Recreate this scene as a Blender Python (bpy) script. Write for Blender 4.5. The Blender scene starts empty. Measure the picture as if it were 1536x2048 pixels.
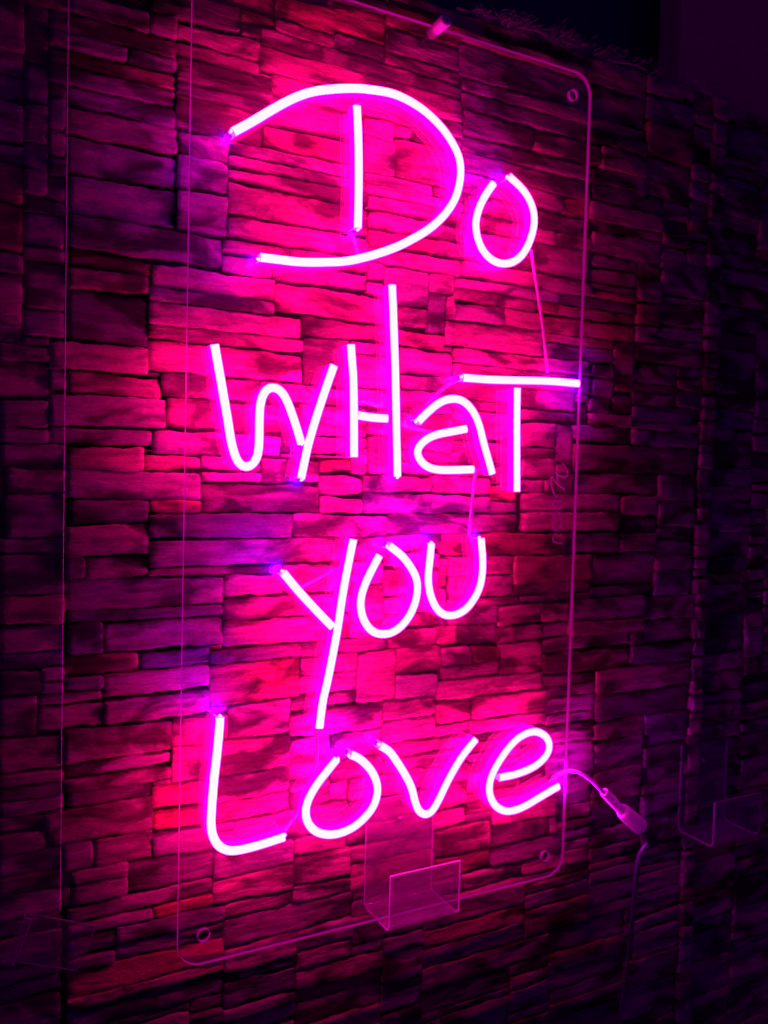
import bpy, bmesh, math, random
import numpy as np
from mathutils import Vector, Matrix, noise

S = bpy.context.scene
C = bpy.context.collection
random.seed(7)

# ------------------------------------------------------------------ camera
# wall runs along X, its normal is -Y, Z is up; the camera stands at CAM
F = 1658.59                                   # focal length in pixels of the 1536 x 2048 photograph
AX = np.array([[0.88688, -0.002785, -0.461989],   # world axes written in camera axes (rows X, Y, Z)
               [-0.46126, 0.051153, -0.885789],
               [0.026099, 0.998687, 0.044082]])
CAM = Vector((0.0, 0.0, 1.5))
cd = bpy.data.cameras.new('camera'); cam = bpy.data.objects.new('camera', cd); C.objects.link(cam)
rot = Matrix([list(AX[0]), list(AX[1]), list(AX[2])])
cam.matrix_world = Matrix.Translation(CAM) @ rot.to_4x4()
cd.sensor_fit = 'HORIZONTAL'; cd.sensor_width = 36.0; cd.lens = F * 36.0 / 1536.0
cd.clip_start = 0.02; cd.clip_end = 50
cd.dof.use_dof = True; cd.dof.focus_distance = 0.80; cd.dof.aperture_fstop = 7.0   # a phone held close: the far end of the wall goes soft
S.camera = cam
S.render.resolution_x, S.render.resolution_y = 768, 1024

# ------------------------------------------------------------------ world and exposure: a dark room with a faint violet ambience
w = bpy.data.worlds.new('World'); S.world = w; w.use_nodes = True
w.node_tree.nodes['Background'].inputs[0].default_value = (0.32, 0.0, 1.0, 1)
w.node_tree.nodes['Background'].inputs[1].default_value = 0.046
S.view_settings.view_transform = 'Standard'; S.view_settings.look = 'None'
S.view_settings.exposure = 0.0; S.view_settings.gamma = 1.0
S.cycles.max_bounces = 12; S.cycles.transparent_max_bounces = 24; S.cycles.diffuse_bounces = 3; S.cycles.glossy_bounces = 4
S.cycles.sample_clamp_indirect = 4.0
S.cycles.use_denoising = True
S.cycles.caustics_reflective = False; S.cycles.caustics_refractive = False

TUBE_GLOW = (1.0, 0.0, 0.25)     # colour the silicone sides throw on the wall
TUBE_POWER = 29.0
BASE_POWER = 58.0
CAP_GLOW = (0.13, 0.0, 1.0)
CAP_POWER = 480.0

H_WALL, H_PB, H_PF, H_TF, H_LIP = 0.81, 0.7742, 0.7695, 0.755, 0.748

def un(x, y, h):
    """the point at distance h in front of the camera plane-of-wall seen at pixel x, y of the photograph"""
    c = np.array([x - 768.0, 1024.0 - y, -F])
    d = AX @ c
    d = d * (h / d[1])
    return Vector((d[0], h, d[2] + CAM.z))

# ------------------------------------------------------------------ materials
def new_mat(name):
    m = bpy.data.materials.new(name); m.use_nodes = True
    nt = m.node_tree
    for n in list(nt.nodes): nt.nodes.remove(n)
    out = nt.nodes.new('ShaderNodeOutputMaterial')
    return m, nt, out

def emit_mat(name, col, power):
    m, nt, out = new_mat(name)
    e = nt.nodes.new('ShaderNodeEmission'); e.inputs[0].default_value = (*col, 1); e.inputs[1].default_value = power
    nt.links.new(e.outputs[0], out.inputs[0]); return m

def pr_mat(name, col, rough=0.5, spec=0.5, bump=0.0, scale=200, metal=0.0, var=0.15, trans=0.0):
    m, nt, out = new_mat(name)
    b = nt.nodes.new('ShaderNodeBsdfPrincipled')
    geo = nt.nodes.new('ShaderNodeNewGeometry')
    n = nt.nodes.new('ShaderNodeTexNoise'); n.inputs['Scale'].default_value = scale; n.inputs['Detail'].default_value = 4
    nt.links.new(geo.outputs['Position'], n.inputs['Vector'])
    mx = nt.nodes.new('ShaderNodeMix'); mx.data_type = 'RGBA'
    mx.inputs['A'].default_value = (*[c * (1 - var) for c in col], 1); mx.inputs['B'].default_value = (*[min(1, c * (1 + var)) for c in col], 1)
    nt.links.new(n.outputs[0], mx.inputs['Factor']); nt.links.new(mx.outputs['Result'], b.inputs['Base Color'])
    b.inputs['Roughness'].default_value = rough; b.inputs['Specular IOR Level'].default_value = spec; b.inputs['Metallic'].default_value = metal
    if trans:
        b.inputs['Subsurface Weight'].default_value = trans; b.inputs['Subsurface Radius'].default_value = (.004, .002, .004); b.inputs['Subsurface Scale'].default_value = 1
    if bump:
        bp = nt.nodes.new('ShaderNodeBump'); bp.inputs['Strength'].default_value = bump; bp.inputs['Distance'].default_value = 0.002
        nt.links.new(n.outputs[0], bp.inputs['Height']); nt.links.new(bp.outputs[0], b.inputs['Normal'])
    nt.links.new(b.outputs[0], out.inputs[0]); return m

def acrylic(name, haze=0.03, hazecol=(0.9, 0.5, 0.95)):
    """clear acrylic face: sees through, mirrors by Fresnel, a haze standing in for bloom and neon sheen"""
    m, nt, out = new_mat(name)
    t = nt.nodes.new('ShaderNodeBsdfTransparent'); t.inputs[0].default_value = (0.97, 0.97, 0.97, 1)
    g = nt.nodes.new('ShaderNodeBsdfGlossy'); g.inputs['Roughness'].default_value = 0.035
    f = nt.nodes.new('ShaderNodeFresnel'); f.inputs[0].default_value = 1.49
    geo = nt.nodes.new('ShaderNodeNewGeometry')
    bf = nt.nodes.new('ShaderNodeMath'); bf.operation = 'MULTIPLY_ADD'   # inside faces: entering again the same Fresnel
    # Fresnel of a back face counts total reflection; use the layer weight of the front instead
    lw = nt.nodes.new('ShaderNodeLayerWeight'); lw.inputs[0].default_value = 0.5
    pw = nt.nodes.new('ShaderNodeMath'); pw.operation = 'POWER'; pw.inputs[1].default_value = 3.8
    nt.links.new(lw.outputs['Facing'], pw.inputs[0])
    bf.inputs[1].default_value = 0.8; bf.inputs[2].default_value = 0.018
    nt.links.new(pw.outputs[0], bf.inputs[0])
    mx = nt.nodes.new('ShaderNodeMixShader'); nt.links.new(bf.outputs[0], mx.inputs[0])
    nt.links.new(t.outputs[0], mx.inputs[1]); nt.links.new(g.outputs[0], mx.inputs[2])
    d = nt.nodes.new('ShaderNodeBsdfDiffuse'); d.inputs[0].default_value = (*hazecol, 1)  # diffuse haze standing in for tube bloom and reflected neon
    tl = nt.nodes.new('ShaderNodeBsdfTranslucent'); tl.inputs[0].default_value = (*hazecol, 1)
    md = nt.nodes.new('ShaderNodeMixShader'); md.inputs[0].default_value = 0.5
    nt.links.new(d.outputs[0], md.inputs[1]); nt.links.new(tl.outputs[0], md.inputs[2])
    n = nt.nodes.new('ShaderNodeTexNoise'); n.inputs['Scale'].default_value = 18; n.inputs['Detail'].default_value = 6
    nt.links.new(geo.outputs['Position'], n.inputs['Vector'])
    mr = nt.nodes.new('ShaderNodeMapRange'); mr.inputs[1].default_value = .3; mr.inputs[2].default_value = .75
    mr.inputs[3].default_value = haze * .5; mr.inputs[4].default_value = haze * 1.5
    nt.links.new(n.outputs[0], mr.inputs[0])
    m2 = nt.nodes.new('ShaderNodeMixShader'); nt.links.new(mr.outputs[0], m2.inputs[0])
    nt.links.new(mx.outputs[0], m2.inputs[1]); nt.links.new(md.outputs[0], m2.inputs[2])
    nt.links.new(m2.outputs[0], out.inputs[0]); return m

def edge_mat(name, em, col=(0.7, 0.4, 0.75)):
    """sawn acrylic edge: milky, with optional emission standing in for light piped through the sheet"""
    m, nt, out = new_mat(name)
    d = nt.nodes.new('ShaderNodeBsdfDiffuse'); d.inputs[0].default_value = (*col, 1)
    tl = nt.nodes.new('ShaderNodeBsdfTranslucent'); tl.inputs[0].default_value = (*col, 1)
    md = nt.nodes.new('ShaderNodeMixShader'); md.inputs[0].default_value = 0.5
    nt.links.new(d.outputs[0], md.inputs[1]); nt.links.new(tl.outputs[0], md.inputs[2])
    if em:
        e = nt.nodes.new('ShaderNodeEmission'); e.inputs[0].default_value = (1.0, 0.0, 0.52, 1)  # glow added as emission, no light really travels inside the acrylic
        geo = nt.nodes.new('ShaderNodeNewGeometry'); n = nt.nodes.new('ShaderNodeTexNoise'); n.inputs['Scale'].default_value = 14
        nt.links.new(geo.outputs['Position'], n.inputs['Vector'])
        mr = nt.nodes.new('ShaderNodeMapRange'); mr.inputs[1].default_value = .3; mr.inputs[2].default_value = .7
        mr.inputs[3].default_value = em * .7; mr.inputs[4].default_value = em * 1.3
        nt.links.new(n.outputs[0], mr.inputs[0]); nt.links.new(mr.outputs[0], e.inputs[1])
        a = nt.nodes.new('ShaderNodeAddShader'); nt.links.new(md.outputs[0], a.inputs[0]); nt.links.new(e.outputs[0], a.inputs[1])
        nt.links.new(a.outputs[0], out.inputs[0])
    else: nt.links.new(md.outputs[0], out.inputs[0])
    return m

def stone_mat():
    m, nt, out = new_mat('ledge stone')
    L = nt.links.new
    b = nt.nodes.new('ShaderNodeBsdfPrincipled'); b.inputs['Roughness'].default_value = 0.8; b.inputs['Specular IOR Level'].default_value = 0.15
    at = nt.nodes.new('ShaderNodeAttribute'); at.attribute_name = 'tint'
    geo = nt.nodes.new('ShaderNodeNewGeometry')
    def shifted(scale, k):
        # stone colour offsets the texture so that no grain runs on from one stone to the next
        s = nt.nodes.new('ShaderNodeVectorMath'); s.operation = 'MULTIPLY_ADD'
        L(at.outputs['Vector'], s.inputs[0]); s.inputs[1].default_value = (k, k, k); L(geo.outputs['Position'], s.inputs[2])
        mp = nt.nodes.new('ShaderNodeMapping'); mp.inputs['Scale'].default_value = scale; L(s.outputs[0], mp.inputs[0]); return mp.outputs[0]
    def nz(vec, scale, det, rough=.55, dist=0.0):
        n = nt.nodes.new('ShaderNodeTexNoise'); n.inputs['Scale'].default_value = scale; n.inputs['Detail'].default_value = det
        n.inputs['Roughness'].default_value = rough; n.inputs['Distortion'].default_value = dist
        L(vec, n.inputs['Vector']); return n.outputs[0]
    def ramp(v, a, b_, lo, hi):
        r = nt.nodes.new('ShaderNodeMapRange'); r.interpolation_type = 'SMOOTHSTEP'
        r.inputs[1].default_value = a; r.inputs[2].default_value = b_; r.inputs[3].default_value = lo; r.inputs[4].default_value = hi
        L(v, r.inputs[0]); return r.outputs[0]
    def mul(a, b_):
        x = nt.nodes.new('ShaderNodeMath'); x.operation = 'MULTIPLY'; L(a, x.inputs[0]); L(b_, x.inputs[1]); return x.outputs[0]
    blotch = ramp(nz(shifted((1, 1, 2.2), 31), 15, 4, .5, .5), .37, .56, .19, 1.0)        # dark mottling, also standing in for shadows on the stones
    streak = ramp(nz(shifted((1, 1, 6.5), 17), 24, 5, .55, .2), .34, .58, .62, 1.0)        # layers of the slate
    grain = ramp(nz(shifted((1, 1, 2), 5), 240, 4), .3, .7, .82, 1.1)
    k = mul(mul(blotch, streak), grain)
    sc = nt.nodes.new('ShaderNodeVectorMath'); sc.operation = 'SCALE'; L(at.outputs['Vector'], sc.inputs[0]); L(k, sc.inputs['Scale'])
    L(sc.outputs[0], b.inputs['Base Color'])
    hgt = nz(shifted((1, 1, 5), 17), 30, 8, .62, .5)
    h2 = nz(shifted((1, 1, 2), 5), 110, 6, .6)
    ad = nt.nodes.new('ShaderNodeMath'); ad.operation = 'MULTIPLY_ADD'; L(h2, ad.inputs[0]); ad.inputs[1].default_value = .3; L(hgt, ad.inputs[2])
    bp = nt.nodes.new('ShaderNodeBump'); bp.inputs['Strength'].default_value = .8; bp.inputs['Distance'].default_value = .005
    L(ad.outputs[0], bp.inputs['Height']); L(bp.outputs[0], b.inputs['Normal'])
    L(b.outputs[0], out.inputs[0]); return m

M_STONE = stone_mat()
M_MORTAR = pr_mat('dark joint', (0.03, 0.02, 0.025), .9, .1, .5, 300)
M_SIDE = emit_mat('glowing silicone side', TUBE_GLOW, TUBE_POWER)
M_BASE = emit_mat('glowing silicone base', TUBE_GLOW, BASE_POWER)
M_FRONT = emit_mat('glowing diffuser front', (1.0, 0.031, 0.75), 30)
M_CAP = emit_mat('violet light leaking from tube end', CAP_GLOW, CAP_POWER)
M_CAP3 = emit_mat('feed end glow added to light the plug', (0.65, 0.0, 1.0), 2600)  # added glow, made strong to brighten the cable and plug
M_CAP2 = emit_mat('strong violet light leaking from tube end', CAP_GLOW, CAP_POWER * 2.6)
M_CAPSKIN = emit_mat('violet silicone end', (0.3, 0.0, 1.0), 2.2)
M_ENDDIM = emit_mat('closed tube end', (1.0, 0.05, 0.9), 2.5)
M_CLEAR = acrylic('clear acrylic sheet', .027)
M_CLEARH = acrylic('clear acrylic hook', .10)
M_MILKY = acrylic('acrylic hook with painted sheen', .22)  # heavier haze paints in the neon mirrored on the shelf
M_EDGEM = edge_mat('hook edge with added glow', .16)  # emission added so the middle hook's edges shine
M_EDGE = edge_mat('acrylic edge with added glow', .2, (.45, .25, .5))
M_EDGE2 = edge_mat('acrylic edge with faint added glow', .035)
M_EDGEH = edge_mat('polished hook edge', 0, (.35, .15, .38))
M_WIRE = edge_mat('clear pink lead', 0, (0.95, 0.5, 0.95))
M_CABLE = pr_mat('translucent violet cable', (0.55, 0.2, 0.95), .35, .5)
M_PLUG = edge_mat('milky white plastic', 0, (0.9, 0.7, 0.95))
M_PEG = pr_mat('white plastic peg', (0.7, 0.55, 0.75), .45, .5, .1, 400)
M_BLACK = pr_mat('black plastic', (0.035, 0.015, 0.05), .4, .5)
M_SCREW = pr_mat('dull metal', (0.5, 0.45, 0.5), .35, .5, metal=.9)
M_ETCH = edge_mat('frosted engraving with added glow', .06, (0.95, 0.6, 0.95))  # slight glow painted into the script
M_PAINT = pr_mat('dark painted plaster', (0.75, 0.2, 0.3), .85, .2, .3, 60)
M_VOID = pr_mat('navy board painting a dark void', (0.05, 0.02, 0.16), .9, .1, .1, 30)
M_TINSEL = pr_mat('dry grass', (0.34, 0.18, 0.36), .8, .2)

# ------------------------------------------------------------------ helpers
def link(name, me, parent=None, mats=()):
    o = bpy.data.objects.new(name, me)
    for m in mats: me.materials.append(m)
    C.objects.link(o)
    if parent:
        o.parent = parent
        o.matrix_parent_inverse = Matrix.Translation(-parent.location) if False else Matrix.Identity(4)
    return o
def empty(name, loc, label, cat, group=None):
    o = bpy.data.objects.new(name, None); C.objects.link(o); o.location = loc; o.empty_display_size = .05
    o['label'] = label; o['category'] = cat
    if group: o['group'] = group
    return o
def mesh_from(name, verts, faces, parent=None, mats=(), midx=None, smooth=False):
    """verts in world coordinates; the object sits at its parent's origin"""
    off = parent.location if parent else Vector((0, 0, 0))
    p = parent
    while p is not None and p.parent is not None:
        p = p.parent; off = off + p.location
    me = bpy.data.meshes.new(name)
    me.from_pydata([tuple(Vector(v) - off) for v in verts], [], faces)
    o = link(name, me, parent, mats)
    if midx: me.polygons.foreach_set('material_index', midx)
    if smooth: me.polygons.foreach_set('use_smooth', [True] * len(me.polygons))
    me.update(); return o

def catmull(pts, step):
    P = [Vector(p) for p in pts]
    P = [P[0] * 2 - P[1]] + P + [P[-1] * 2 - P[-2]]
    out = []
    for i in range(1, len(P) - 2):
        a, b, c, d = P[i - 1:i + 3]
        n = max(1, int((c - b).length / step))
        for k in range(n):
            t = k / n
            out.append(.5 * ((2 * b) + (c - a) * t + (2 * a - 5 * b + 4 * c - d) * t * t + (3 * b - a - 3 * c + d) * t ** 3))
    out.append(P[-2]); return out

def smooth_path(p, it=2):
    for _ in range(it):
        p = [p[0]] + [(p[i - 1] + p[i] * 2 + p[i + 1]) / 4 for i in range(1, len(p) - 1)] + [p[-1]]
    return p

def round_tube(path, radii, n=10, cap=True):
    """verts, faces of a round tube along world points"""
    vs, fs = [], []
    up = Vector((0, 1, 0)); prev = None
    for i, p in enumerate(path):
        t = (path[min(i + 1, len(path) - 1)] - path[max(i - 1, 0)]).normalized()
        s = t.cross(up if abs(t.dot(up)) < .9 else Vector((1, 0, 0))).normalized() if prev is None else (prev - t * prev.dot(t)).normalized()
        prev = s; q = t.cross(s)
        r = radii[i] if isinstance(radii, (list, tuple)) else radii
        for k in range(n):
            a = 2 * math.pi * k / n
            vs.append(p + (s * math.cos(a) + q * math.sin(a)) * r)
    for i in range(len(path) - 1):
        for k in range(n):
            a, b = i * n + k, i * n + (k + 1) % n
            fs.append((a, b, b + n, a + n))
    if cap:
        fs.append(tuple(range(n))[::-1]); fs.append(tuple(range((len(path) - 1) * n, len(path) * n)))
    return vs, fs

# ------------------------------------------------------------------ stone wall
# stones read off the photograph: left x, right x, top y and bottom y at the left end (pixels); courses run level on the wall
ST = [
 (137,328,30,62),(137,250,68,90),(137,352,96,126),(137,340,132,168),(137,345,172,205),(137,352,210,244),(137,350,268,330),(137,350,345,414),
 (137,440,426,492),(137,300,500,530),(137,292,532,570),(137,292,577,672),(137,292,682,732),(137,322,742,778),(137,330,786,850),(137,300,856,884),
 (137,287,890,932),(137,400,940,990),(137,295,1000,1042),(137,293,1048,1112),(137,167,1116,1154),(172,293,1118,1156),(137,446,1164,1219),
 (137,446,1225,1243),(137,208,1250,1302),(212,442,1248,1298),(137,277,1312,1352),(281,420,1304,1332),(137,203,1358,1382),(137,203,1388,1404),
 (206,418,1340,1392),(200,415,1398,1440),(137,198,1410,1452),(137,340,1462,1524),(137,340,1532,1560),(142,302,1586,1614),(130,300,1622,1668),
 (132,182,1688,1732),(186,300,1680,1724),(304,420,1574,1620),(304,420,1627,1664),(304,420,1670,1696),(142,252,1742,1772),(256,425,1730,1790),
 (140,425,1800,1850),(235,448,1860,1886),(235,445,1894,1922),(452,705,1845,1895),
 # left strip
 (0,97,684,717),(0,97,797,856),(0,130,894,930),(15,130,936,982),(0,128,1075,1106),(0,128,1112,1190),(0,78,1345,1374),(82,128,1336,1362),
 (0,75,1396,1462),(0,125,1482,1552),(0,90,1672,1712),(0,120,1716,1756),(52,97,4,120),
 # upper centre
 (355,518,36,70),(355,518,78,110),(355,540,114,152),(355,528,160,182),(355,470,188,244),(355,455,262,302),(355,452,308,366),(355,452,374,440),
 (522,918,56,82),(522,908,90,140),(545,918,152,184),(545,725,192,236),(530,690,242,274),(457,725,280,300),(457,725,306,328),(457,728,334,354),
 (457,728,362,420),(457,735,428,466),(445,735,474,500),(400,545,500,530),(730,786,214,264),(730,786,272,338),(792,910,276,346),(792,822,236,270),
 (826,912,242,272),(735,862,346,364),(735,918,370,386),(738,918,393,413),(740,918,420,450),(740,870,458,488),(740,918,494,522),(875,918,470,492),
 (928,1180,160,176),(928,1180,182,212),(928,1068,218,262),(1072,1200,262,300),(928,1180,268,300),(928,1180,306,336),(928,1130,344,378),(928,1180,386,420),
 (928,1110,428,455),(928,1180,462,500),(932,1180,86,150),(775,918,10,48),(780,860,0,10),
 # middle
 (300,545,528,562),(298,545,573,594),(300,602,602,642),(298,602,647,672),(297,602,678,740),(548,762,564,616),(605,760,634,668),(605,700,674,756),
 (704,785,676,700),(704,785,708,752),(325,520,748,788),(524,700,762,800),(325,600,795,850),(604,735,808,850),(290,560,862,900),(564,700,866,902),
 (290,400,905,935),(405,520,942,960),(403,630,968,1014),(524,640,928,955),(634,722,946,992),(726,860,950,985),(297,582,1028,1074),(588,768,1030,1060),
 (296,768,1080,1130),(300,545,1136,1157),(450,560,1166,1190),(564,700,1150,1188),(450,700,1195,1240),(450,700,1246,1290),(420,720,1300,1330),
 (420,596,1337,1410),(602,712,1312,1345),(716,790,1308,1395),(602,712,1352,1390),(462,580,1426,1474),(345,456,1440,1492),(345,577,1482,1562),
 (584,760,1400,1420),(584,760,1427,1474),(584,660,1480,1560),(664,760,1482,1520),(794,868,1300,1345),
 # right of the H
 (912,1180,520,548),(912,1120,554,572),(912,1075,578,598),(912,1008,604,636),(1012,1080,606,640),(910,1082,645,690),(910,1180,696,722),(910,1180,728,745),
 (862,906,548,584),(860,889,590,655),(893,906,592,638),(790,857,540,600),(768,855,606,650),(790,888,658,690),(800,905,697,744),(800,905,750,778),
 (1045,1150,778,812),(1045,1105,842,888),(1118,1148,850,925),(1268,1395,812,840),(1152,1262,850,874),(1152,1390,884,940),(1045,1105,895,912),(1045,1100,918,940),
 (1045,1086,958,982),(1050,1240,990,1020),(885,1130,1070,1108),(1028,1180,1112,1166),(900,1022,1118,1148),(900,1022,1154,1190),(900,1040,1200,1212),
 (900,994,1218,1250),(998,1080,1216,1250),(998,1086,1256,1284),(880,912,1256,1290),(916,994,1256,1290),(884,942,1296,1326),(946,998,1297,1325),(1002,1078,1306,1346),
 (884,998,1332,1360),(880,1040,1366,1396),(945,1090,1402,1436),(882,941,1404,1440),(1094,1190,1398,1430),(798,868,1352,1392),(770,872,1402,1440),(780,872,1264,1290),
 (940,1180,1443,1470),(1142,1288,1200,1242),(1292,1390,1196,1240),(1130,1258,1276,1298),(1090,1258,1305,1345),(1185,1380,1345,1392),(1262,1380,1290,1335),
 # lower right
 (988,1095,1660,1692),(985,1110,1620,1652),(872,980,1665,1716),(985,1120,1698,1730),(930,1045,1752,1782),(768,822,1876,1906),(848,1048,1792,1860),(1100,1245,1866,1906),
 (700,845,1560,1600),(700,860,1606,1650),(590,700,1720,1770),(470,860,1640,1700),(430,590,1700,1760),
]
X_SEAM = un(135, 1000, H_WALL).x
XT0, XT1 = un(1398, 900, H_WALL).x, un(1424, 900, H_WALL).x
Z_TOP = un(1440, 195, H_WALL).z
Z_BOT = CAM.z - .93
X_MIN, X_MAX = -.10, 1.25
CELL = .0025
NX, NZ = int((X_MAX - X_MIN) / CELL), int((Z_TOP - Z_BOT) / CELL)
occ = np.zeros((NZ, NX), bool)
rects = []
def to_cell(x0, x1, zb, zt):
    return (int(round((x0 - X_MIN) / CELL)), int(round((x1 - X_MIN) / CELL)), int(round((Z_TOP - zt) / CELL)), int(round((Z_TOP - zb) / CELL)))
for (x0, x1, yt, yb) in ST:
    a = un(x0 - 2, yt - 2, H_WALL); b = un(x0 - 2, yb + 2, H_WALL)
    # right end at the height of the stone's middle
    ymid = (yt + yb) / 2; yr = 1034 + (ymid - 1034) * (3952 - x1) / (3952 - x0)
    xr = un(x1 + 2, yr, H_WALL).x
    i0, i1, j0, j1 = to_cell(a.x, xr, b.z, min(a.z, Z_TOP))
    i0, j0 = max(0, i0), max(0, j0); i1, j1 = min(NX, i1), min(NZ, j1)
    # pull back from stones already placed
    for _ in range(60):
        if i1 - i0 < 3 or j1 - j0 < 2: break
        sub = occ[j0:j1, i0:i1]
        if not sub.any(): break
        e = [sub[0].sum() / (i1 - i0), sub[-1].sum() / (i1 - i0), sub[:, 0].sum() / (j1 - j0), sub[:, -1].sum() / (j1 - j0)]
        k = int(np.argmax(e))
        if max(e) == 0: i1 = i0; break
        if k == 0: j0 += 1
        elif k == 1: j1 -= 1
        elif k == 2: i0 += 1
        else: i1 -= 1
    if i1 - i0 >= 3 and j1 - j0 >= 2 and not occ[j0:j1, i0:i1].any():
        occ[j0:j1, i0:i1] = True; rects.append([i0, i1, j0, j1, 0])
# let each stone reach its neighbour where only a sliver is left between them
for r_ in rects:
    i0, i1, j0, j1, _ = r_
    for side in (0, 1):
        k = 0
        while k < 15:
            c = i1 + k if side else i0 - 1 - k
            if c < 0 or c >= NX or occ[j0:j1, c].any(): break
            k += 1
        if 0 < k < 15:
            if side: occ[j0:j1, i1:i1 + k] = True; i1 += k
            else: occ[j0:j1, i0 - k:i0] = True; i0 -= k
    for side in (0, 1):
        k = 0
        while k < 5:
            c = j1 + k if side else j0 - 1 - k
            if c < 0 or c >= NZ or occ[c, i0:i1].any(): break
            k += 1
        if 0 < k < 5:
            if side: occ[j1:j1 + k, i0:i1] = True; j1 += k
            else: occ[j0 - k:j0, i0:i1] = True; j0 -= k
    r_[0], r_[1], r_[2], r_[3] = i0, i1, j0, j1
# the rest of each stone panel, course by course
cuts = [0, int((X_SEAM - X_MIN) / CELL), int((XT0 - X_MIN) / CELL), int((XT1 - X_MIN) / CELL), NX]
for z in range(4):
    c0, c1 = cuts[z], cuts[z + 1]
    for j in range(NZ):
        i = c0
        while i < c1:
            if occ[j, i]: i += 1; continue
            e = i
            while e < c1 and not occ[j, e]: e += 1
            run = e - i
            if z == 2: wd, hh = run, random.choice((5, 7, 8, 10, 13))
            else: wd, hh = random.randint(26, 90), random.choice((4, 5, 6, 7, 8, 9, 10, 11, 12, 14, 17))
            if run - wd < 14: wd = run
            f = j
            while f < NZ and f - j < hh and not occ[f, i:i + wd].any(): f += 1
            # swallow a sliver below
            g = f
            while g < NZ and g - f < 5 and not occ[g, i:i + wd].any(): g += 1
            if g < NZ and g - f < 5: f = g
            occ[j:f, i:i + wd] = True
            if wd >= 3 and f - j >= 2: rects.append([i, i + wd, j, f, 1 if z == 2 else 0])
            i += wd

wall = empty('stone_wall', (X_MIN, H_WALL, Z_BOT), 'wall clad in split ledge stones behind the glowing pink sign', 'wall')
rs = random.Random(11)
def stone_geo(r):
    i0, i1, j0, j1, teeth = r
    g = .0003 + rs.random() * .0005; gv_ = .0004 + rs.random() ** 2.5 * .0018
    x0, x1 = X_MIN + i0 * CELL + g, X_MIN + i1 * CELL - g
    zt, zb = Z_TOP - j0 * CELL - gv_, Z_TOP - j1 * CELL + gv_ * .6
    W, Hh = x1 - x0, zt - zb
    nx = max(4, min(24, int(W / .005) + 1)); nz = max(3, min(9, int(Hh / .004) + 2))
    proud = rs.uniform(-.002, .0035) + (.004 if teeth else 0)
    tx, tz = rs.uniform(-.02, .02), rs.uniform(-.05, .07)
    if x0 > XT1 - .001: proud -= .003
    seed = Vector((rs.uniform(0, 50), rs.uniform(0, 50), rs.uniform(0, 50)))
    s_t, s_b = rs.uniform(-.0028, .0028), rs.uniform(-.0028, .0028)
    if Hh < .012: s_t *= .3; s_b *= .3
    amp = min(.0026, Hh * .16)
    led = rs.uniform(.3, .7); lh_ = rs.uniform(-.0022, .0022) if Hh > .015 else 0; lsl = rs.uniform(-.5, .5)
    vs = []
    for b in range(nz + 1):
        for a in range(nx + 1):
            u, v = a / nx, b / nz
            x, z = x0 + u * W, zt - v * Hh
            p = Vector((x * 30, 0, z * 30)) + seed
            edge_t = (noise.noise(Vector((x * 45, 1.3, 0)) + seed) * .8 + noise.noise(Vector((x * 170, 1.3, 0)) + seed) * .45) * amp - abs(s_t) / 2 + s_t * (u - .5)
            edge_b = (noise.noise(Vector((x * 45, 7.7, 0)) + seed) * .8 + noise.noise(Vector((x * 170, 7.7, 0)) + seed) * .45) * amp + abs(s_b) / 2 + s_b * (u - .5)
            zz = z + edge_t * (1 - v) + edge_b * v
            ex = noise.noise(Vector((0, z * 70, 3)) + seed) * .0012
            xx = x + ex * (1 if a in (0, nx) else .6)
            # corners knocked off
            if a in (0, nx) and b in (0, nz):
                zz += (-.0007 if b == 0 else .0007) * min(1, Hh / .02); xx += (.0006 if a == 0 else -.0006)
            rel = noise.noise(Vector((x * 24, 0, z * 80)) + seed) * .0020 + abs(noise.noise(Vector((x * 45, 3, z * 150)) + seed)) * .0022
            y = H_WALL - proud + rel + tx * (x - (x0 + x1) / 2) + tz * (z - (zt + zb) / 2)
            y += lh_ / (1 + math.exp(-((v - led) - lsl * (u - .5) - noise.noise(Vector((x * 40, 9, 0)) + seed) * .2) * 22))
            if a in (0, nx) or b in (0, nz): y += .0002
            vs.append(Vector((xx, y, zz)))
    fs = []
    n1 = nx + 1
    for b in range(nz):
        for a in range(nx):
            q = b * n1 + a
            fs.append((q, q + n1, q + n1 + 1, q + 1))
    ring = [a for a in range(n1)] + [b * n1 + nx for b in range(1, nz + 1)] + [nz * n1 + a for a in range(nx - 1, -1, -1)] + [b * n1 for b in range(nz - 1, 0, -1)]
    ctr = Vector(((x0 + x1) / 2, 0, (zt + zb) / 2))
    base = len(vs); m = len(ring)
    for k in ring:
        p = vs[k]; d = Vector((math.copysign(.0007, p.x - ctr.x), 0, math.copysign(.0005, p.z - ctr.z)))
        vs.append(Vector((p.x, p.y + .0007, p.z)) + d * .5)
    for k in range(m): vs.append(Vector((vs[base + k].x, H_WALL + .020, vs[base + k].z)))
    for k in range(m):
        k2 = (k + 1) % m
        fs.append((ring[k], ring[k2], base + k2, base + k))
        fs.append((base + k, base + k2, base + m + k2, base + m + k))
    t = rs.random()
    q_ = rs.uniform(.78, 1.12)
    if t < .07: col = (.60 * q_, .12, rs.uniform(.15, .21))            # rust red
    elif t < .68: col = (.56 * q_, .22, rs.uniform(.25, .33))          # brown
    elif t < .9: col = (.46 * q_, .26, rs.uniform(.27, .34))           # grey
    else: col = (.28 * q_, .14, rs.uniform(.15, .21))                   # dark slate
    return vs, fs, col, base

def tint(me, cols):
    at = me.color_attributes.new('tint', 'FLOAT_COLOR', 'POINT')
    at.data.foreach_set('color', [c for v in cols for c in (*v, 1.0)])

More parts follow.
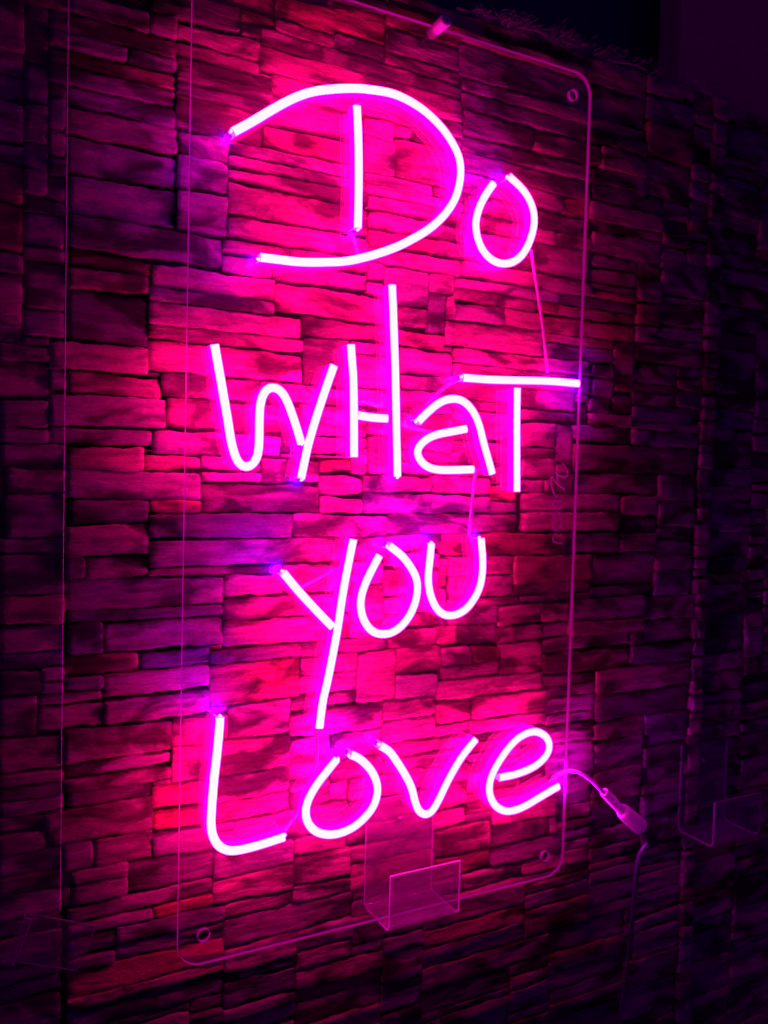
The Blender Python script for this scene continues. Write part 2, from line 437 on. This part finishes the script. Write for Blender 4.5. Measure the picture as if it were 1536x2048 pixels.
def proj_area(r):
    """rough size in the picture; nothing when outside the frame"""
    x = X_MIN + (r[0] + r[1]) / 2 * CELL; z = Z_TOP - (r[2] + r[3]) / 2 * CELL - CAM.z
    c = AX.T @ np.array([x, H_WALL, z])
    px, py = 768 + F * c[0] / -c[2], 1024 - F * c[1] / -c[2]
    if not (-60 < px < 1600 and -40 < py < 2090): return 0
    return (r[1] - r[0]) * (r[3] - r[2]) / c[2] ** 2 * (abs(c[2]) ** -1)
order = sorted(range(len(rects)), key=lambda k: -proj_area(rects[k]))
rest_v, rest_f, rest_c, rest_s = [], [], [], []
for n, k in enumerate(order):
    vs, fs, col, sm = stone_geo(rects[k])
    if n < 300:
        o = mesh_from('stone', vs, fs, wall, (M_STONE,))
        o.data.polygons.foreach_set('use_smooth', [len(f) == 4 and max(f) < sm for f in fs])
        tint(o.data, [col] * len(vs))
    else:
        off = len(rest_v); rest_v += vs; rest_f += [tuple(i + off for i in f) for f in fs]; rest_c += [col] * len(vs); rest_s += [max(f) < sm for f in fs]
o = mesh_from('small_stones', rest_v, rest_f, wall, (M_STONE,)); o.data.polygons.foreach_set('use_smooth', rest_s); tint(o.data, rest_c); o['kind'] = 'stuff'
print('stones', len(rects))
def box(name, a, b, parent, mats, bev=0.0):
    x0, y0, z0 = a; x1, y1, z1 = b
    o = mesh_from(name, [(x0,y0,z0),(x1,y0,z0),(x1,y1,z0),(x0,y1,z0),(x0,y0,z1),(x1,y0,z1),(x1,y1,z1),(x0,y1,z1)],
                  [(0,3,2,1),(4,5,6,7),(0,1,5,4),(1,2,6,5),(2,3,7,6),(3,0,4,7)], parent, mats)
    if bev:
        bm = bmesh.new(); bm.from_mesh(o.data); bmesh.ops.bevel(bm, geom=bm.edges[:], offset=bev, segments=2, affect='EDGES', profile=.6); bm.to_mesh(o.data); bm.free()
    return o
box('mortar', (X_MIN, H_WALL + .008, Z_BOT), (X_MAX, H_WALL + .03, Z_TOP - .004), wall, (M_MORTAR,))

# ------------------------------------------------------------------ above the stone: dark opening and painted wall
X_JAMB = un(1361, 60, .86).x
o = box('upper_wall', (X_JAMB, .86, Z_TOP - .10), (X_MAX + .4, .90, Z_TOP + .5), None, (M_PAINT,), .002); o['kind'] = 'structure'
o = box('dark_opening', (X_MIN - .3, .96, Z_TOP - .10), (X_MAX + .6, 1.0, Z_TOP + .5), None, (M_VOID,)); o['kind'] = 'structure'  # flat navy board, the darkness of the opening put into its colour
gl = empty('dry_garland', (.62, H_WALL + .01, Z_TOP), 'wispy dry grass garland lying along the top edge of the stone wall', 'garland')
rg = random.Random(5)
gv, gf = [], []
for k in range(2600):
    x = rg.uniform(.52, .90)
    dens = (.35 + .65 * (math.sin(x * 90) > -.3)) * (1.0 if x < .69 else .4)
    if rg.random() > dens: continue
    p = Vector((x, H_WALL + rg.uniform(-.012, .02), Z_TOP + .001 + rg.gauss(.003, .005)))
    d = Vector((rg.uniform(-.5, 1), rg.uniform(-.8, .1), rg.uniform(-.55, .6))).normalized()
    L = rg.uniform(.004, .013); wd = rg.uniform(.0002, .0006)
    s = d.cross(Vector((0, 1, .2))).normalized() * wd
    c = Vector((0, 0, rg.uniform(-.006, .002)))
    b = len(gv)
    for t in (0, .5, 1):
        q = p + d * L * t + c * t * t
        ww = s * (1 - .8 * t)
        gv += [q - ww, q + ww, q + Vector((0, wd * (1 - .8 * t), 0))]
    for t in (0, 1):
        e = b + t * 3
        gf += [(e, e + 1, e + 4, e + 3), (e + 1, e + 2, e + 5, e + 4), (e + 2, e, e + 3, e + 5)]
g = mesh_from('dry_blades', gv, gf, gl, (M_TINSEL,)); g['kind'] = 'stuff'
sp = [Vector((.50 + .45 * t / 20, H_WALL + .004 + .004 * math.sin(t), Z_TOP + .004 + .003 * math.sin(t * 1.7))) for t in range(21)]
vs, fs = round_tube(sp, .0015, 6); mesh_from('stem', vs, fs, gl, (M_TINSEL,), smooth=True)

# ------------------------------------------------------------------ the neon sign
PX0, PX1, PZ0, PZ1 = .1905 * .7716 / .765, .6540 * .7716 / .765, CAM.z - .4735 * .7716 / .765, CAM.z + .4667 * .7716 / .765
sign = empty('neon_sign', ((PX0 + PX1) / 2, H_PB, PZ0), 'glowing pink neon letters on a tall clear acrylic sheet', 'neon sign')

def sheet(name, x0, x1, z0, z1, y0, y1, rad, holes, parent, mats, rads=None):
    cu = bpy.data.curves.new(name + '_outline', 'CURVE'); cu.dimensions = '2D'; cu.fill_mode = 'BOTH'
    def loop(pts):
        s = cu.splines.new('POLY'); s.points.add(len(pts) - 1); s.use_cyclic_u = True
        for i, p in enumerate(pts): s.points[i].co = (p[0], p[1], 0, 1)
    pts = []
    rads = rads or (rad,) * 4
    for (cx, cy, a0), r in zip(((x1, z1, 0), (x0, z1, 90), (x0, z0, 180), (x1, z0, 270)), rads):
        sx = -1 if cx == x1 else 1; sy = -1 if cy == z1 else 1
        for k in range(17):
            a = math.radians(a0 + 90 * k / 16); pts.append((cx + sx * r + r * math.cos(a), cy + sy * r + r * math.sin(a)))
    loop(pts)
    for hx, hz, hr in holes: loop([(hx + hr * math.cos(t * math.pi / 14), hz + hr * math.sin(t * math.pi / 14)) for t in range(28)])
    cu.extrude = abs(y1 - y0) / 2
    tmp = bpy.data.objects.new('tmp', cu); C.objects.link(tmp)
    dg = bpy.context.evaluated_depsgraph_get(); me = bpy.data.meshes.new_from_object(tmp.evaluated_get(dg))
    bpy.data.objects.remove(tmp); bpy.data.curves.remove(cu)
    off = Vector((0, 0, 0)); p = parent
    while p: off += p.location; p = p.parent
    bm = bmesh.new(); bm.from_mesh(me); bmesh.ops.remove_doubles(bm, verts=bm.verts, dist=1e-6)
    for v in bm.verts: v.co = Vector((v.co.x, (y0 + y1) / 2 - v.co.z, v.co.y)) - off
    bmesh.ops.recalc_face_normals(bm, faces=bm.faces)
    for f in bm.faces: f.material_index = 0 if abs(f.normal.y) > .7 else 1
    me.materials.clear()
    for m_ in mats: me.materials.append(m_)
    if len(mats) > 2:
        for f in bm.faces:
            if f.material_index == 1 and f.normal.z < -.5: f.material_index = 2
    bm.to_mesh(me); bm.free(); me.name = name
    return link(name, me, parent)
def pp(x, y, h=H_PF): return un(x, y, h)
holes = []
for (hx, hy) in ((1147, 190), (1091, 1713), (408, 1871)):
    q = un(hx, hy, .7705); holes.append((q.x, q.z, .0062))
holes.append((holes[2][0], holes[0][1], .0062))
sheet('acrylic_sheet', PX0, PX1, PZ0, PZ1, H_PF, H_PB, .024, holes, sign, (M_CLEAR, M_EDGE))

STROKES = [
 ('sweeping bow of the capital D', [(467,263),(502,244),(534,225),(565,207),(596,192),(628,182),(669,177),(711,175.5),(739,178),(778,184),(804,193),(835,210),(861,230),(887,257),(906,285),(919,312),(923,340),(920,369),(911,398),(893,426),(869,450),(843,468),(804,489),(765,504),(726,515),(690,522),(640,524),(596,523),(555,518),(521,514)], 1, 1),
 ('upright inside the capital D', [(715,211),(717.5,265),(718.5,317),(718.5,370),(717.5,432),(716.5,456)], 0, 1),
 ('open loop of the o beside the D', [(989,366),(971,392),(958.5,419),(952.6,447),(956.5,476),(968,502),(986,520),(1007,527),(1031,522),(1049,505),(1062,479),(1070,445),(1067,416),(1055.5,390),(1039,370),(1019,352)], 0, 2),
 ('first two bends of the W', [(430,689),(438,734),(448,791),(457,843),(463,881),(472,914),(482,930),(495,936),(507,930),(515.5,914),(519,892),(519.7,854),(520,829),(523,801),(531,782),(546,773),(562,780),(574,799),(587,833),(598.4,868.6),(604,888)], 0, 1),
 ('last slanting stroke of the W', [(669,731),(648,791),(629,850),(616,896),(607,938),(603,957)], 0, 1),
 ('left upright of the H', [(703,689),(705,717),(708,760),(709,822),(709.3,914)], 0, 0),
 ('tall right upright of the H', [(785.5,569.5),(788.5,644),(792,749),(793.7,833),(795.4,917),(796,953)], 0, 1),
 ('short crossbar of the H', [(716,830),(735,833.5),(757,836),(776,837)], 0, 0),
 ('arched stroke of the a', [(837,844),(850,831),(868,814.5),(888,801.5),(912,797),(932,805),(949,825),(960,851),(969,887),(979.5,924),(986,948)], 1, 0),
 ('round belly of the a', [(934,857.5),(904,863.5),(876,869),(852,880),(838,895),(835.5,908),(844,924),(860,935.5),(883,940),(915,940),(948,939)], 0, 0),
 ('top bar of the T', [(927,755),(982,759),(1034,760.4),(1099,762),(1159,767)], 1, 2),
 ('stem of the T', [(1036,776),(1035,843),(1035,908),(1035,983)], 0, 0),
 ('short arm of the y', [(567,1145),(597,1181),(630,1217),(652,1240),(666,1254)], 2, 0),
 ('long leaning stroke of the y', [(708,1079),(696,1138),(686,1193),(678,1248),(669,1298),(656,1364),(647,1402),(640,1457)], 0, 0),
 ('loop of the o in the third word', [(760,1111),(745,1140),(732,1167),(723.5,1194),(722.5,1216),(726.5,1235),(735,1252),(749,1265),(762,1269),(782,1267),(801.6,1255),(819,1234),(831,1208),(836,1181),(834,1156),(821,1132),(805.5,1112),(779,1091)], 0, 1),
 ('bowl of the u', [(864,1087),(861,1120),(857.5,1152),(859,1175),(864,1196),(874,1217),(887,1229),(902,1232),(919,1228),(936,1216),(952,1194),(962.5,1169),(966.6,1138),(966,1108),(963.5,1077)], 2, 1),
 ('tall capital L', [(441,1435),(439,1466),(434,1516),(429,1558),(425.7,1599),(423,1645),(425.5,1669),(433,1687),(446,1699),(461,1703),(480,1701),(508,1694.5),(541,1684.5),(570,1675)], 2, 1),
 ('open loop of the o in the last word', [(675,1519),(654,1545),(632.7,1573),(617,1602),(612,1625),(617,1647),(633,1664.5),(658,1670.5),(682,1667),(707,1656),(730,1637),(748,1614),(756,1588),(755,1567),(746,1545),(732,1528),(717,1516),(702,1510)], 1, 1),
 ('pointed bend of the v', [(761,1492),(779,1502),(791,1518),(808.5,1545),(824,1575),(831,1603),(838,1621),(850,1631),(863,1626),(878.7,1601),(893,1570.5),(908.5,1541.7),(926,1513),(953,1479)], 1, 0),
 ('curling final e', [(999,1556),(1028,1550.5),(1057,1540.5),(1081,1526),(1096.7,1508),(1100.7,1491),(1094.5,1475),(1081,1466),(1065.7,1464),(1048,1470.5),(1028,1486),(1008,1511),(990.5,1539.5),(981.6,1562),(979.8,1584),(986,1604),(999,1618),(1015,1623.5),(1035,1620),(1057,1610),(1085.6,1592.5),(1119,1573)], 0, 3),
]
PROF = [(-3.4, 0.4), (-3.5, 10.8), (-4.0, 11.8), (-3.75, 13.2), (-2.6, 14.1), (-1, 14.5), (1, 14.5), (2.6, 14.1), (3.75, 13.2), (4.0, 11.8), (3.5, 10.8), (3.4, 0.4)]
def make_stroke(label, px, leak0, leak1):
    path = smooth_path(catmull([un(x, y, H_TF + .001) for x, y in px], .0022), 6)
    vs, fs, mi = [], [], []
    n = len(path); k = len(PROF)
    sides = []
    for i, p in enumerate(path):
        t = (path[min(i + 1, n - 1)] - path[max(i - 1, 0)]); t.y = 0; t.normalize()
        s = Vector((t.z, 0, -t.x)); sides.append((t, s))
        for a, b in PROF:
            vs.append(Vector((p.x, H_PF - b / 1000, p.z)) + s * (a / 1000))
    for i in range(n - 1):
        for a in range(k - 1):
            q = i * k + a
            fs.append((q, q + 1, q + k + 1, q + k)); mi.append(0 if a in (0, 1, k - 3, k - 2) else 1)
        fs.append((i * k, i * k + k, i * k + 2 * k - 1, i * k + k - 1)); mi.append(3)
    fs.append(tuple(range(k))[::-1]); mi.append(2)
    fs.append(tuple(range((n - 1) * k, n * k))); mi.append(2)
    o = mesh_from('neon_tube', vs, fs, sign, (M_SIDE, M_FRONT, M_ENDDIM, M_BASE), mi)
    bm = bmesh.new(); bm.from_mesh(o.data); bmesh.ops.recalc_face_normals(bm, faces=bm.faces); bm.to_mesh(o.data); bm.free()
    o['label'] = label
    for end, leak in ((0, leak0), (n - 1, leak1)):
        if not leak: continue
        t, s = sides[end]; d = -t if end == 0 else t
        p = Vector((path[end].x, 0, path[end].z))
        # cut end where the leads go in: the diode strip shines out of it; a glowing white wedge paints its glint
        cv, cf, cm = [], [], []
        def slab(l0, l1, a0, a1, d0, d1, m, cvt=1.0):
            b = len(cv)
            for l, kk in ((l0, 1), (l1, cvt)):
                for aa, dd in ((a0, d0), (a1, d0), (a1, d1), (a0, d1)):
                    q = p + d * (l / 1000) + s * (aa * kk / 1000); cv.append(Vector((q.x, H_PF - (dd if kk == 1 else d0 + (dd - d0) * kk) / 1000, q.z)))
            for f in ((0,1,2,3),(7,6,5,4),(0,4,5,1),(1,5,6,2),(2,6,7,3),(3,7,4,0)): cf.append(tuple(b + i for i in f)); cm.append(m)
        # wedge: its slanted face looks out and back towards the wall, the feed end's forward to brighten the plug
        for aa in (-2.6, 2.6):
            for l, dd in (((.1, .8), (.1, 6.5), (3.0, 4.0), (3.0, 6.5)) if leak < 3 else ((.1, 10), (.1, 1.0), (3.0, 2.0), (3.0, 1.0))):
                q = p + d * (l / 1000) + s * (aa / 1000); cv.append(Vector((q.x, H_PF - dd / 1000, q.z)))
        for f, m_ in (((0, 4, 6, 2), 0), ((2, 6, 7, 3), 2), ((3, 7, 5, 1), 2), ((0, 2, 3, 1), 2), ((4, 5, 7, 6), 2), ((0, 1, 5, 4), 2)): cf.append(f); cm.append(m_)
        r = random.uniform(-1, 1)
        slab(.2, 1.6 + random.random(), -2.6 + r, 0.2 + r, 9.6, 13.0, 1, .5)
        mesh_from('end_cap', cv, cf, o, ((M_CAP, M_CAP2, M_CAP3)[leak - 1], M_FRONT, M_CAPSKIN), cm)
    return o
for st in STROKES: make_stroke(*st)

# thin clear leads joining one tube to the next, lying on the sheet
LEADS = [
 [(1062,500),(1068,540),(1077,595),(1087,665),(1095,745)],
 [(928,757),(905,765),(880,782),(862,800),(852,812)],
 [(952,938),(948,965),(945,1000),(941,1040),(938,1072),(944,1085)],
 [(719,806),(727,800),(736,801),(742,808),(752,812),(765,812)],
 [(806,850),(822,855),(845,861),(862,864)],
 [(566,1150),(574,1172),(590,1180),(610,1170),(645,1152),(664,1140)],
 [(632,1464),(634,1490),(634,1515),(632,1540)],
 [(566,1668),(575,1652),(590,1635),(604,1612)],
 [(700,462),(708,478),(712,492),(716,508)],
 [(1104,1556),(1112,1549),(1124,1543)],
]
for L in LEADS:
    p = smooth_path(catmull([un(x, y, H_PF - .002) for x, y in L], .003), 3)
    vs, fs = round_tube(p, .0018, 8); mesh_from('lead_wire', vs, fs, sign, (M_WIRE,), smooth=True)

# scratched script down the right of the sheet
SIG = [
 [(350,680),(395,740),(435,820),(435,880),(380,905),(310,885),(262,850),(240,820)],
 [(255,850),(275,910),(290,960)],
 [(205,1130),(180,1040),(160,950),(185,895),(230,960),(290,1020),(345,1070),(395,1100)],
 [(205,1130),(230,1190),(280,1215)],
 [(360,1270),(280,1285),(215,1270),(205,1330),(230,1390),(300,1400),(350,1380)],
 [(275,1450),(215,1470),(205,1520),(240,1570),(310,1575),(345,1530),(335,1475),(275,1450)],
 [(245,1590),(215,1640),(200,1700),(225,1740),(285,1730),(300,1690)],
 [(300,1640),(345,1680),(345,1730)],
 [(345,1800),(290,1830),(235,1800),(205,1850),(205,1915),(260,1935),(350,1945)],
]
vv, ff = [], []
for L in SIG:
    p = smooth_path(catmull([un(1080 + x / 7.88, 840 + y / 7.88, H_PF) for x, y in L], .0015), 2)
    b0 = len(vv)
    for i, q in enumerate(p):
        t = (p[min(i + 1, len(p) - 1)] - p[max(i - 1, 0)]).normalized(); s = Vector((t.z, 0, -t.x)) * .0012
        vv += [q + s + Vector((0, -.0002, 0)), q - s + Vector((0, -.0002, 0))]
    for i in range(len(p) - 1):
        a = b0 + i * 2; ff.append((a, a + 1, a + 3, a + 2))
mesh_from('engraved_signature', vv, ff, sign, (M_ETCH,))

# output cable and barrel plug of the sign
hp = [un(x, y, h) for x, y, h in ((1098,1566,.7675),(1108,1556,.765),(1120,1547,.759),(1138,1541,.748),(1158,1544,.738),(1180,1558,.730),(1200,1578,.722),(1212,1590,.720))]
p = smooth_path(catmull(hp, .003), 3)
vs, fs = round_tube(p, .0024, 10); mesh_from('output_cable', vs, fs, sign, (M_CABLE,), smooth=True)
def lathe_along(name, a, b, prof, parent, mat, n=20):
    ax = (b - a)
    path = [a + ax * t for t, _ in prof]; vs, fs = round_tube(path, [r for _, r in prof], n)
    return mesh_from(name, vs, fs, parent, (mat,))
a, b = un(1208, 1584, .721), un(1246, 1624, .719)
prof = [(0, .0030), (.001, .0054), (.08, .0058)]
for k in range(7):
    t = .12 + k * .115; prof += [(t, .0058), (t + .015, .0050), (t + .055, .0050), (t + .075, .0059)]
prof += [(.95, .0060), (1, .0060)]
lathe_along('strain_relief', a, b, prof, sign, M_PLUG)
a, b = un(1243, 1620, .719), un(1281, 1654, .719)
pl = lathe_along('barrel_plug', a, b, [(0, .0050), (.03, .0080), (.12, .0091), (.5, .0097), (.94, .0100), (.985, .0096), (1, .0086), (1.0, .003), (.9, .003)], sign, M_PLUG, 28)
pl.data.polygons.foreach_set('use_smooth', [True] * len(pl.data.polygons))

# ------------------------------------------------------------------ power cord that feeds it
cordroot = empty('power_cord', un(1262, 1850, .76), 'thin dark power cord hanging down from the white plug', 'power cord')
a, b = un(1281, 1655, .719), un(1310, 1684, .722)
c = lathe_along('connector', a, b, [(-.1, .003), (0, .0055), (.02, .0080), (.8, .0078), (.95, .006), (1, .004)], cordroot, M_BLACK, 24)
c.data.polygons.foreach_set('use_smooth', [True] * len(c.data.polygons))
hp = [un(x, y, h) for x, y, h in ((1309,1684,.722),(1304,1683,.723),(1293,1688,.724),(1282,1704,.726),(1275,1735,.73),(1269,1785,.74),(1264,1840,.75),(1257,1900,.764),(1250,1960,.766),(1240,2020,.768),(1232,2090,.77),(1226,2180,.772))]
p = smooth_path(catmull(hp, .004), 4)
rr = [.0034 if i < 9 else max(.0018, .0034 - (i - 9) * .0001) for i in range(len(p))]
vs, fs = round_tube(p, rr, 10)
M_CORD = pr_mat('dark violet cord sleeve', (0.055, 0.015, 0.10), .4, .5)
mesh_from('cord', vs, fs, cordroot, (M_CORD,), smooth=True)

# ------------------------------------------------------------------ acrylic J hooks
def make_hook(x0, x1, zb, label, ymax=H_WALL - .003, back_h=.118, lip_h=.060, rb=.007, yl=H_LIP, mat=None):
    hk = empty("acrylic_hook", (x0, ymax, zb), label, 'hook', 'clear acrylic hooks on the stone wall')
    T = .003
    # centre line back -> shelf -> lip in (y, z)
    pts = [(ymax, zb + back_h), (ymax, zb + rb)]
    for k in range(1, 7):
        a = math.radians(90 * k / 6); pts.append((ymax - rb + rb * math.cos(a), zb + rb - rb * math.sin(a)))
    pts.append((yl + rb, zb))
    for k in range(1, 7):
        a = math.radians(90 * k / 6); pts.append((yl + rb - rb * math.sin(a), zb + rb - rb * math.cos(a)))
    pts.append((yl, zb + lip_h))
    P = [Vector((0, a, b)) for a, b in pts]; n = len(P)
    vs, fs, mi = [], [], []
    for i in range(n):
        t = (P[min(i + 1, n - 1)] - P[max(i - 1, 0)]).normalized(); nn = Vector((0, -t.z, t.y)) * (T / 2)
        for x in (x0, x1):
            for sg in (-1, 1):
                q = P[i] + nn * sg; vs.append(Vector((x, q.y, q.z)))
    for i in range(n - 1):
        q = i * 4
        fs += [(q, q + 2, q + 6, q + 4), (q + 1, q + 5, q + 7, q + 3)]; mi += [0, 0]
        fs += [(q, q + 4, q + 5, q + 1), (q + 2, q + 3, q + 7, q + 6)]; mi += [1, 1]
    fs += [(0, 1, 3, 2), ((n - 1) * 4, (n - 1) * 4 + 2, (n - 1) * 4 + 3, (n - 1) * 4 + 1)]; mi += [1, 1]
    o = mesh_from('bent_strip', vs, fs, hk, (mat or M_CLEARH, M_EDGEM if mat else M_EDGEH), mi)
    bm = bmesh.new(); bm.from_mesh(o.data); bmesh.ops.recalc_face_normals(bm, faces=bm.faces); bm.to_mesh(o.data); bm.free()
    # screw through the back
    sx, sz = x0 + (x1 - x0) * .48, zb + back_h * .78
    a, b = Vector((sx, ymax + .002, sz)), Vector((sx, ymax - .0035, sz))
    lathe_along('screw', a, b, [(0, .0015), (.5, .0016), (.6, .0034), (.85, .0032), (1, .0018)], hk, M_SCREW, 16)
    return hk
ZB = PZ0 - .0022
make_hook(.4088, .4956, ZB, 'clear acrylic hook cradling the bottom edge of the glowing sign', mat=M_MILKY)
make_hook(.893, .983, ZB, 'empty clear acrylic hook on the dark stones right of the plug')
lh = make_hook(.0, .043, 0, 'tilted clear acrylic hook at lower left on the dark stones', back_h=.068, lip_h=.007, rb=.003, yl=.798)
q = un(50, 1830, .800)
lh.location = (q.x, H_WALL - .006, q.z)
lh.rotation_euler = (0, math.radians(113), 0)

# neighbouring unlit sheet, cut off by the frame
zt = CAM.z + .48; zb_ = un(131, 1826, .7705).z
ns = empty('blank_acrylic_sheet', (0, H_PB, zb_), 'blank clear acrylic sheet at the far left, only its thin right edge showing', 'acrylic sheet')
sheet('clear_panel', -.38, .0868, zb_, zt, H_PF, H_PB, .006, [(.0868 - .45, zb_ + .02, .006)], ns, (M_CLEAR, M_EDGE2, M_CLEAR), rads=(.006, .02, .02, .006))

# peg above the sheet
pg = empty('wall_peg', un(866, 66, H_WALL), 'white plastic peg sticking out of the wall above the top edge of the sign', 'peg')
a, b = Vector((un(893, 40, .752).x, .782, un(893, 40, .752).z)), Vector((un(893, 40, .752).x, .752, un(893, 40, .752).z))
o = lathe_along('peg_body', a, b, [(0, .0062), (.5, .0064), (.93, .0066), (.985, .006), (1, .004)], pg, M_PEG, 20)
o.data.polygons.foreach_set('use_smooth', [True] * len(o.data.polygons))
a2 = Vector((a.x, H_WALL + .006, a.z)); lathe_along('peg_screw', a2, a, [(0, .0019), (1, .0019)], pg, M_BLACK, 12)
